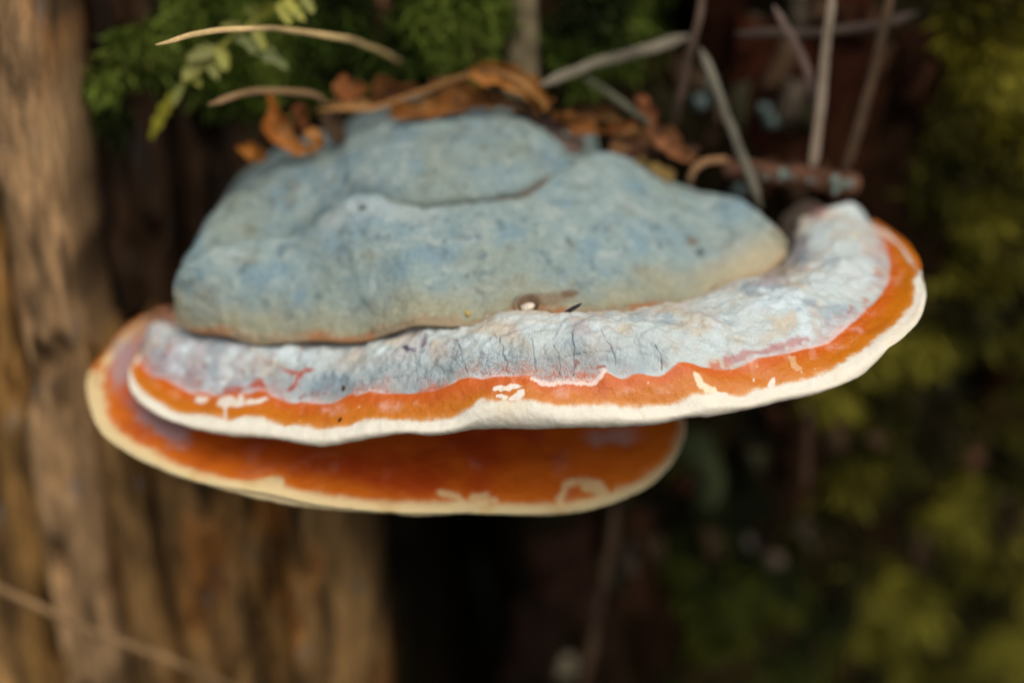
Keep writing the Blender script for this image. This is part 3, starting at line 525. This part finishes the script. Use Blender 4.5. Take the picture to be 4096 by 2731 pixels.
# ------------------------------------------------------------------ lower conk
ML = 900; ph = np.linspace(0, 1, ML); MUs = MU
CL = (1500, 1480)
lo_s = [(577, 1262), (514, 1302), (470, 1346), (434, 1395), (389, 1445), (358, 1489), (347, 1529), (349, 1574), (362, 1632), (385, 1695), (420, 1744), (479, 1788), (550, 1833)]+[(x_*D, y_*D) for x_, y_ in ((400, 1090), (500, 1120), (600, 1147), (700, 1165), (800, 1173), (900, 1179), (960, 1185), (1060, 1179), (1120, 1180), (1200, 1183), (1300, 1180), (1370, 1166), (1430, 1146), (1490, 1115), (1530, 1080), (1555, 1040), (1572, 1000), (1571, 960))]
lo_c = [(580, 1268), (520, 1312), (478, 1356), (446, 1402), (408, 1450), (386, 1490), (390, 1530), (408, 1560), (414, 1600), (425, 1650), (452, 1704), (514, 1753), (590, 1793)]+[(x_*D, y_*D) for x_, y_ in ((400, 1064), (500, 1093), (560, 1106), (620, 1097), (648, 1100), (664, 1121), (750, 1135), (850, 1149), (950, 1153), (1010, 1154), (1060, 1152), (1100, 1152), (1130, 1156), (1250, 1158), (1290, 1155), (1340, 1146), (1400, 1133), (1480, 1099), (1526, 1064), (1551, 1026), (1567, 992), (1568, 957))]
KLo = [(0, -.004), (.1, -.022), (.2, -.044), (.32, -.064), (.46, -.080), (.6, -.087), (.72, -.084), (.82, -.074), (.9, -.06), (1, -.045)]
def ringL(pts, kn): q = by_angle(pts, ph, CL); y_ = np.interp(ph, [a for a, b in kn], [b for a, b in kn]); kr = np.hanning(61); kr /= kr.sum(); y_ = np.convolve(np.pad(y_, 30, 'edge'), kr, 'valid'); return P(q[:, 0], q[:, 1], y_), q
l2, _ = ringL(lo_s, KLo); l3, q3 = ringL(lo_c, shift(KLo, .0015))
l2 = sm(l2, 12); l3 = sm(l3, 60); lb = .5*(l2+l3); lb[:, 1] -= .0012
w_ = ph[:, None]; l5 = np.array([-.112, .02, -.028])*(1-w_)+np.array([.040, .02, -.018])*w_
l4 = l3*.62+l5*.38; l4[:, 2] += .003; l4b = l3*.3+l5*.7; l4b[:, 2] += .002
l1 = l2.copy(); l1[:, 1] = l1[:, 1]*.95+.001; l1[:, 0] = (l1[:, 0]+.035)*.98-.035; l1[:, 2] -= .001
l0 = l2.copy(); l0[:, 1] = .03; l0[:, 0] = (l0[:, 0]+.035)*.8-.035; l0[:, 2] -= .014
l0b = l2.copy(); l0b[:, 1] = l0b[:, 1]*.8+.004; l0b[:, 0] = (l0b[:, 0]+.035)*.94-.035; l0b[:, 2] -= .0015
Gl, tl = loft([l0, l0b, l1, l2, lb, l3, l4, l4b, l5], [14, 8, 10, 12, 12, 56, 26, 12]); tl = np.interp(tl, [0, 1, 2, 9], [0, .5, 1, 8])
Nl = grid_normals(Gl); Nl = -Nl if Nl[len(Gl)//2, ML//2, 2] < 0 else Nl
pxl, pyl = px_of(Gl); tw = tl[:, None]+0*pxl
zl = zone(pxl, pyl, CL, [lo_s, lo_c, [(CL[0]+(a_-CL[0])*.5, CL[1]+(b_-CL[1])*.5) for a_, b_ in lo_c]], [2, 4, 5]); tw = np.where((tw > 2.4) & (tw < 5.2), zl, tw)
fa = fbm(Gl, 120, 4, 101); fb = fbm(Gl, 330, 4, 102); fc = fbm(Gl, 45, 3, 103)
Gl = Gl+Nl*((.0012*fbm(Gl, 70, 3, 104)+.0005*fa)*sst(3.8, 4.5, tw)+.0003*fb)[..., None]
crl = mix(np.zeros(Gl.shape)+lin(222, 200, 150), lin(204, 170, 108), sst(.0, .6, fa)*.6)
orl = mix(np.zeros(Gl.shape)+lin(200, 96, 14), lin(176, 66, 12), sst(-.1, .5, fc+.4*fa)); orl = mix(orl, lin(205, 112, 20), sst(4.25, 4.0, tw+.1*fa)*.7)
orl = mix(orl, lin(196, 128, 96), sst(.25, .6, fa+.4*fb)*.35)
tw = np.where(tl[:, None] > 1.5, np.maximum(tw, 2+2.3*sst(1530, 1470, pyl)*sst(700, 640, pxl)), tw)
Cl = mix(crl, orl, sst(3.95, 4.06, tw+.05*fb))
gm = sst(1.2, .55, ell(pxl+40*fa, pyl+40*fb, 640, 1680, 150, 60, 35)); Cl = mix(Cl, lin(176, 160, 164), gm*.8)
gm = sst(1.2, .5, ell(pxl+30*fa, pyl+30*fb, 500, 1440, 60, 130, 25)); Cl = mix(Cl, lin(172, 160, 168), gm*.7)
Cl = mix(Cl, lin(196, 104, 84), sst(1.2, .5, ell(pxl+30*fa, pyl+30*fb, 520, 1590, 100, 50, 40))*.5)
for pl_, w_ in (([(1292, 1150), (1300, 1116), (1340, 1102), (1378, 1112), (1392, 1132)], 17), ([(1345, 1120), (1375, 1128)], 20), ([(1012, 1132), (1050, 1142), (1062, 1152)], 15), ([(1085, 1142), (1120, 1138)], 15), ([(1140, 1150), (1100, 1155)], 12)):
    Cl = mix(Cl, lin(228, 200, 146), sst(w_*1.3, w_*.5, seg_dist(pxl+16*fa+14*fb, pyl+12*fb, np.array(pl_)*D))*.8)
Cl = mix(Cl, lin(186, 152, 132), sst(1.2, .6, ell(pxl+30*fa, pyl, 640, 1300, 110, 60, -30))*.9)
Cl = mix(Cl, lin(176, 150, 140), sst(1.2, .4, ell(pxl+40*fa, pyl+30*fb, 2440, 1745, 130, 40, -8))*.7)
Cl = mix(Cl, lin(196, 140, 100), sst(1.2, .6, ell(pxl+30*fa, pyl, 500, 1330, 70, 26, -40))*.5)
LBF = thing('bracket_fungus', (-.04, .0, -.03), 'smaller orange conk with thin cream edge tucked under the big grey one', 'bracket fungus', 'conks growing on the trunk')
OL = np.array(LBF.location); Nl = grid_normals(Gl); Nl = -Nl if Nl[len(Gl)//2, ML//2, 2] < 0 else Nl
def rl(v_): return int(np.argmin(np.abs(tl-v_)))
strip_part('pore_surface', 0, rl(1.7), M_CREAM, Gl, Cl, Nl, OL, LBF)
strip_part('cream_rim', rl(1.7), rl(4), M_CREAM, Gl, Cl, Nl, OL, LBF)
strip_part('orange_cap', rl(4), len(tl)-1, M_ORANGE, Gl, Cl, Nl, OL, LBF)

# ------------------------------------------------------------------ straws, stems, twigs
def sweep(pts3, rad, flat, col, tip0=.3, tip1=.3, seed=0, nseg=60, ns=10, wob=.0):
    pts3 = np.asarray(pts3, float); t = np.linspace(0, len(pts3)-1, nseg); c_ = crom(pts3, t)
    c_ = c_+wob*np.stack([fbm(c_, 90, 2, seed+j) for j in range(3)], -1)
    T = np.gradient(c_, axis=0); T /= np.linalg.norm(T, axis=1, keepdims=True)
    up = np.array([0, -1., .25]); S = np.cross(T, up); S /= np.linalg.norm(S, axis=1, keepdims=True); B = np.cross(S, T)
    s_ = np.linspace(0, 1, nseg); r_ = rad*np.minimum(1, np.minimum(tip0+s_*8, tip1+(1-s_)*8))
    r_ = r_*(1+.15*fbm(c_, 120, 2, seed+7))
    a = np.linspace(0, 2*np.pi, ns, endpoint=False)
    Gs = c_[:, None]+r_[:, None, None]*(np.cos(a)[None, :, None]*S[:, None]+flat*np.sin(a)[None, :, None]*B[:, None])
    Gs = np.concatenate([Gs, Gs[:, :1]], 1)
    col = np.zeros(Gs.shape)+np.asarray(col); col = col*np.clip(1+.8*fbm(Gs, 90, 3, seed), .35, 1.6)[..., None]
    return Gs, col
def straw(pts, ys, wpx, col, label, seed, name='dry_grass_blade', cat='grass blade', flat=.35, group='dry straws around the conk', matl=None, tip0=.3, tip1=.3, wob=.0006):
    pts = np.array(pts, float)*D; ys = np.interp(np.linspace(0, 1, len(pts)), np.linspace(0, 1, len(ys)), ys)
    p3 = P(pts[:, 0], pts[:, 1], ys); dist = (p3-CAM)@Fv; rad = wpx*.84*D*.5*dist.mean()/(FOC*PPM)
    Gs, cc = sweep(p3, rad, flat, lin(*col)*(.75 if seed > 3 else .95), tip0, tip1, seed, wob=wob)
    o = p3[-1]; n, m = Gs.shape[:2]
    V = np.concatenate([(Gs-o).reshape(-1, 3)]); me = fast_mesh(name, V, grid_quads(n, m)[:, ::-1], cc)
    return tag(put(name, me, matl or M_STRAW, None, o), label, cat, group)
straw([(358, 101), (450, 80), (560, 68), (660, 69), (780, 86), (870, 116), (970, 165)], [-.05, -.035, .0, .035], 14, (206, 176, 122), 'long pale straw arching over the fern tip in front of green moss', 1)
straw([(478, 242), (560, 213), (640, 206), (720, 216), (745, 240)], [-.02, -.01, .0], 17, (146, 116, 80), 'short tan straw bent over the curled orange leaf', 2)
straw([(725, 252), (850, 248), (950, 216), (1050, 180), (1130, 164), (1195, 188), (1255, 245)], [.0, .005, .005, 0], 15, (150, 108, 62), 'tan strand curving along the back of the grey cap', 3)
straw([(1240, 196), (1350, 152), (1450, 122), (1580, 84)], [.0, .01, .03], 28, (128, 120, 102), 'broad grey straw slanting away from the dead leaves', 4)
straw([(1340, 178), (1400, 215), (1500, 288)], [.03, .015, .0], 18, (100, 100, 80), 'grey green straw crossing under the broad grey straw', 5)
straw([(1618, -30), (1600, 60), (1578, 150), (1550, 285)], [.01, .01, .02], 22, (110, 90, 76), 'brown upright stem beside the dark hole', 6)
straw([(1608, 110), (1650, 215), (1700, 345), (1750, 480)], [.012, .0, -.008], 24, (112, 108, 92), 'greenish grey stem slanting down to the right end of the grey cap', 7)
straw([(1775, 15), (1830, 110), (1862, 190), (1884, 275)], [.01, .01, .015], 24, (112, 94, 84), 'short slanting stem meeting the palest upright stem', 8)
straw([(1912, -30), (1895, 130), (1882, 260), (1862, 400)], [.012, .008, .006], 25, (150, 134, 114), 'palest upright stem behind the lichen spotted twig', 9)
straw([(2050, -30), (2012, 150), (1980, 270), (1935, 415)], [.015, .012, .01], 28, (92, 72, 52), 'brown upright stem nearest the olive moss', 10)
straw([(1690, 78), (1850, 76), (1990, 62), (2110, 30)], [.02, .02, .025], 26, (74, 62, 52), 'dim horizontal stem crossing behind the upright stems', 11)
straw([(-40, 1332), (60, 1380), (170, 1432), (300, 1482), (420, 1528), (560, 1590)], [-.034, -.034, -.030], 20, (160, 128, 88), 'thin pale straw lying diagonally across the bare wood', 12)
straw([(1415, 1150), (1395, 1290), (1372, 1420), (1335, 1600)], [.01, .005, .0], 26, (96, 74, 54), 'brown stem hanging beneath the smaller conk', 13)
straw([(1858, 930), (1855, 1020), (1848, 1120)], [.02, .02, .02], 24, (84, 62, 46), 'dark brown stem under the right end of the large conk', 14)
straw([(1582, 425), (1594, 392), (1625, 372), (1672, 368)], [-.006, -.008, .0], 20, (160, 122, 84), 'small curled tan leaf stalk beside the grey cap', 15)
# twig with lichen
tw3 = [(1660, 388), (1760, 398), (1860, 408), (1965, 425)]
p3 = P(np.array([a for a, b in tw3])*D, np.array([b for a, b in tw3])*D, np.array([.0, -.002, .0, .004]))
TW = thing('twig', p3[-1], 'stubby brown twig spotted with pale lichen above the right end of the white band', 'twig')
Gs, cc = sweep(p3, .0036, .8, lin(96, 68, 52), .6, .8, 5, wob=.001); n, m = Gs.shape[:2]
STK = put('stick', fast_mesh('stick', (Gs-p3[-1]), grid_quads(n, m)[:, ::-1], cc), M_BARK, TW)
for lx, ly, lr in ((1735, 408, .0030), (1758, 415, .0018), (1800, 412, .0026), (1930, 432, .0034), (1862, 424, .0012)):
    c0_ = P(lx*D, (ly-9)*D, -.0042); u_, v_ = np.meshgrid(np.linspace(0, 2*np.pi, 15), np.linspace(0, 1, 5))
    rr_ = .75*lr*v_*(1+.35*np.sin(3*u_+lx)+.25*np.sin(5*u_+ly)); Gd = np.stack([c0_[0]+rr_*np.cos(u_)*1.5, c0_[1]-.0004*(1-v_**2)+.0006*np.sin(4*u_)*v_, c0_[2]+rr_*np.sin(u_)], -1)
    put('lichen', fast_mesh('lichen', Gd-p3[-1], grid_quads(5, 15), np.zeros(Gd.shape)+lin(120, 132, 122)), M_BARK, STK)
q_ = np.array([(1780, 420, .0), (1800, 455, -.002), (1812, 480, -.004)])

# ------------------------------------------------------------------ dead leaves
def leaf(pts, ys, wpx, col, label, seed, curl=1., name='dead_leaf', group='curled dead leaves behind the cap'):
    pts = np.array(pts, float)*D; n, m = 26, 13
    ys = np.interp(np.linspace(0, 1, len(pts)), np.linspace(0, 1, len(ys)), ys)
    p3_ = P(pts[:, 0], pts[:, 1], ys); c_ = crom(p3_, np.linspace(0, len(p3_)-1, n))
    wd_ = wpx*1.5*D*.5*((c_-CAM)@Fv).mean()/(FOC*PPM)
    T = np.gradient(c_, axis=0); T /= np.linalg.norm(T, axis=1, keepdims=True)
    S = np.cross(T, np.array([.2, -1., .3])); S /= np.linalg.norm(S, axis=1, keepdims=True); B = np.cross(S, T)
    s_ = np.linspace(0, 1, n); wv = wd_*np.clip(np.sin(np.pi*(s_*.86+.09))**.7, .05, 1)*(1+.25*fbm(c_, 200, 2, seed))
    a = np.linspace(-1, 1, m)*curl
    Gs = c_[:, None]+wv[:, None, None]*((np.sin(a)/max(curl, .6))[None, :, None]*S[:, None]+((1-np.cos(a))/max(curl, .6))[None, :, None]*B[:, None])
    Gs = Gs+.0034*np.stack([fbm(Gs, 170, 3, seed+j) for j in range(3)], -1)
    Bk = Gs[:, ::-1]-(np.cross(np.gradient(Gs, axis=0), np.gradient(Gs, axis=1))/(np.linalg.norm(np.cross(np.gradient(Gs, axis=0), np.gradient(Gs, axis=1)), axis=-1, keepdims=True)+1e-12)*.0003)[:, ::-1]
    full = np.concatenate([Gs, Bk, Gs[:, :1]], 1)
    lc = lin(*col)*np.array([.8, .85, .8]); cc = np.zeros(Gs.shape)+lc; cc = mix(cc, lc*.4, sst(0, .5, fbm(Gs, 170, 3, seed))); cc = mix(cc, lin(180, 132, 76), sst(.15, .5, fbm(Gs, 120, 3, seed+3))*.5)
    cf = np.concatenate([cc, cc[:, ::-1], cc[:, :1]], 1); o = p3_[-1]
    return tag(put(name, fast_mesh(name, full-o, grid_quads(n, 2*m+1), cf), M_LEAF, None, o), label, 'dead leaf', group)
leaf([(625, 225), (632, 270), (640, 310), (665, 338), (700, 345), (728, 338)], [.004, .0, -.006], 40, (178, 104, 40), 'orange curled leaf hooked like a J left of the grey cap', 1, 1.4)
leaf([(680, 232), (690, 265), (684, 300)], [.006, .004], 26, (120, 66, 28), 'dark rust leaf scrap inside the hooked orange leaf', 2, 1.2)
leaf([(552, 345), (568, 338), (590, 352), (596, 378)], [.0, .0], 36, (176, 106, 36), 'small rounded orange leaf below the hooked one', 3, 1.6)
leaf([(780, 190), (815, 205), (850, 190)], [.01, .01], 44, (150, 88, 44), 'brown leaf scrap against the green moss', 4, 1.)
leaf([(850, 232), (900, 205), (960, 215)], [.012, .012], 40, (132, 80, 40), 'folded brown leaf under the tan strand', 5, 1.2)
leaf([(900, 262), (1000, 245), (1090, 225), (1160, 235)], [.004, .006], 44, (140, 84, 30), 'long ochre leaf lying along the top of the grey cap', 6, 1.)
leaf([(1090, 165), (1150, 170), (1215, 200), (1245, 250)], [.006, .004], 40, (166, 104, 44), 'amber leaf arching over the peak of the grey cap', 7, 1.1)
leaf([(1180, 262), (1230, 275), (1300, 300)], [.008, .008], 52, (62, 44, 36), 'dark brown leaf pressed against the right shoulder of the cap', 8, .8)
leaf([(1270, 272), (1330, 288), (1400, 312)], [.004, .002], 44, (136, 82, 36), 'brown leaf sloping down behind the cap shoulder', 9, 1.2)
leaf([(1465, 205), (1480, 250), (1490, 305)], [.012, .006], 40, (130, 76, 44), 'reddish upright leaf before the dark hole', 10, 1.2)
leaf([(1395, 345), (1450, 330), (1520, 345)], [.004, .004], 56, (70, 40, 24), 'dark russet leaf lying below the reddish upright leaf', 11, .9)
leaf([(1490, 290), (1540, 325), (1590, 375)], [.0, -.002], 44, (140, 88, 54), 'light brown leaf sloping to the curled stalk', 12, 1.2)
leaf([(1465, 372), (1510, 392), (1550, 412)], [-.001, -.004], 22, (150, 118, 66), 'thin yellowish leaf edge touching the grey cap', 13, 1.)
leaf([(740, 258), (770, 285), (780, 320)], [.006, .006], 34, (86, 64, 46), 'dull brown leaf hanging in the gap left of the cap', 14, 1.)
leaf([(1250, 308), (1310, 322), (1350, 350)], [.003, .001], 30, (116, 92, 82), 'pinkish grey leaf scrap wedged in the notch of the cap', 15, 1.)

for i, (pl_, ys_, w_, c_, lb_) in enumerate((
        ([(760, 225), (800, 240), (870, 235)], [.008, .006], 16, (150, 106, 64), 'narrow tan leaf strip beside the green moss above the cap'),
        ([(980, 190), (1040, 205), (1090, 200)], [.012, .01], 30, (112, 72, 36), 'dark ochre leaf behind the tan strand'),
        ([(1215, 195), (1240, 225), (1262, 262)], [.004, .002], 24, (176, 112, 48), 'bright amber leaf tip right of the cap peak'),
        ([(1290, 262), (1350, 262), (1420, 290)], [.012, .010], 34, (96, 60, 30), 'dark brown leaf layer behind the sloping brown leaf'),
        ([(1400, 300), (1440, 290), (1475, 315)], [.006, .004], 30, (150, 86, 32), 'rusty leaf at the foot of the reddish upright leaf'),
        ([(1540, 350), (1575, 335), (1600, 350)], [.002, .0], 22, (110, 74, 52), 'dull leaf scrap behind the curled stalk'),
        ([(700, 300), (722, 318), (716, 352)], [-.002, -.002], 22, (170, 104, 44), 'small amber curl touching the end of the hooked leaf'),
        ([(1140, 232), (1180, 248), (1230, 268)], [.006, .004], 28, (96, 66, 40), 'shaded leaf sheet just above the cap peak'))):
    leaf(pl_, ys_, w_, c_, lb_, 40+i*3, 1.1)
# ------------------------------------------------------------------ fern sprig
FP = [(720, -40), (640, 15), (540, 82), (462, 150), (405, 215), (352, 298)]
FY = np.array([.012, .008, .004, .002, .004, .006])
f3 = P(np.array([a for a, b in FP])*D, np.array([b for a, b in FP])*D, FY)
FE = thing('fern_sprig', f3[0], 'yellow green fern sprig hanging over the moss at the upper end of the bare wood', 'fern')
Gs, cc = sweep(f3, .0008, .8, lin(140, 138, 50), .6, .3, 3); n, m = Gs.shape[:2]
put('stem', fast_mesh('stem', Gs-f3[0], grid_quads(n, m)[:, ::-1], cc), M_FERN, FE)
def leaflet(a, b, ya, yb, wpx, col, seed):
    a3 = P(a[0]*D, a[1]*D, ya); b3 = P(b[0]*D, b[1]*D, yb); n, m = 16, 7
    s_ = np.linspace(0, 1, n); c_ = a3+(b3-a3)*s_[:, None]; ln = np.linalg.norm(b3-a3); c_[:, 2] -= .12*ln*s_**2
    wd_ = wpx*D*.5*((a3-CAM)@Fv)/(FOC*PPM); wv = wd_*np.sin(np.pi*np.clip(s_*.9+.08, 0, 1))**.6*(1+.28*np.sin(s_*22+seed))
    T = (b3-a3)/ln; S = np.cross(T, np.array([.1, -1, .5])); S /= np.linalg.norm(S); B = np.cross(S, T)
    w = np.linspace(-1, 1, m)
    Gs = c_[:, None]+wv[:, None, None]*(w[None, :, None]*S+(.3*w**2)[None, :, None]*B)
    full = np.concatenate([Gs, Gs[:, ::-1]+B*.0003, Gs[:, :1]], 1)
    cc = np.zeros(full.shape)+lin(*col); cc = cc*(1+.3*fbm(full, 200, 2, seed))[..., None]
    put('leaflet', fast_mesh('leaflet', full-f3[0], grid_quads(n, 2*m+1), cc), M_FERN, FE)
YG = (150, 150, 52)
for i, (a, b, w, c_) in enumerate((((600, 42), (632, 5), 22, YG), ((600, 42), (560, 10), 24, (120, 124, 48)), ((640, 12), (668, 52), 22, (170, 168, 60)), ((655, 0), (700, 42), 22, (170, 168, 60)), ((580, 55), (608, 112), 22, YG), ((560, 70), (505, 52), 22, (128, 128, 56)), ((540, 82), (660, 142), 30, (108, 118, 50)), ((500, 115), (430, 128), 30, (132, 132, 56)),
        ((505, 112), (520, 158), 26, YG), ((470, 142), (418, 176), 30, (150, 148, 62)), ((480, 134), (500, 178), 24, (128, 130, 50)), ((440, 172), (462, 196), 16, YG), ((400, 215), (345, 306), 24, (150, 146, 36)), ((420, 195), (396, 240), 16, (120, 124, 40)), ((690, -20), (720, 25), 22, (150, 150, 60)))):
    leaflet(a, b, .003, -.001 if b[1] < 250 else .004, w*1.15, [v*.86 for v in c_], i)

# ------------------------------------------------------------------ bits lying on the conk
def crumb(px, py, y, sx, sy, sz, rot, col, name, label, cat, seed):
    p = P(px, py, y); u_, v_ = np.meshgrid(np.linspace(0, 2*np.pi, 17), np.linspace(0, np.pi, 9))
    q = np.stack([np.sin(v_)*np.cos(u_), np.sin(v_)*np.sin(u_), np.cos(v_)], -1); q = q*(1+.22*fbm(q, 1.6, 2, seed)[..., None])*np.array([sx, sy, sz])
    x_, z_ = q[..., 0]*math.cos(rot)-q[..., 2]*math.sin(rot), q[..., 0]*math.sin(rot)+q[..., 2]*math.cos(rot); q[..., 0] = x_; q[..., 2] = z_
    return tag(put(name, fast_mesh(name, q, grid_quads(9, 17), np.zeros(q.shape)+lin(*col)), M_LEAF, None, p), label, cat)
def surf_y(px, py, Gx, pX, pY):
    i = np.argmin((pX-px)**2+(pY-py)**2+1e3*(Gx[..., 1] > .0)); return Gx.reshape(-1, 3)[i, 1]
PXd, PYd = px_of(G); pxd, pyd = px_of(Gc)
crumb(1374, 1554, surf_y(1374, 1554, G, PXd, PYd)-.0003, .0006, .0005, .0011, -.15, (86, 54, 30), 'seed', 'tiny brown seed stuck on the cracked white band', 'seed', 1)
crumb(1360, 1678, surf_y(1360, 1678, G, PXd, PYd)-.0002, .0004, .0003, .0008, -.6, (70, 40, 24), 'seed', 'tiny dark seed on the orange margin', 'seed', 2)
crumb(2112, 1228, surf_y(2112, 1240, G, PXd, PYd)+.002, .0021, .0015, .0012, .3, (226, 214, 192), 'wood_chip', 'whitish chip lodged in the pit at the cap lip', 'chip', 3)
crumb(2288, 1236, surf_y(2288, 1250, G, PXd, PYd)+.001, .0033, .0006, .0006, .55, (44, 42, 50), 'needle_fragment', 'dark needle fragment lying against the cap lip', 'needle', 4)
crumb(1870, 1252, surf_y(1870, 1262, Gc, pxd, pyd)-.0004, .0006, .0004, .0011, .5, (206, 176, 90), 'husk', 'tiny straw coloured husk on the cap lip', 'husk', 5)
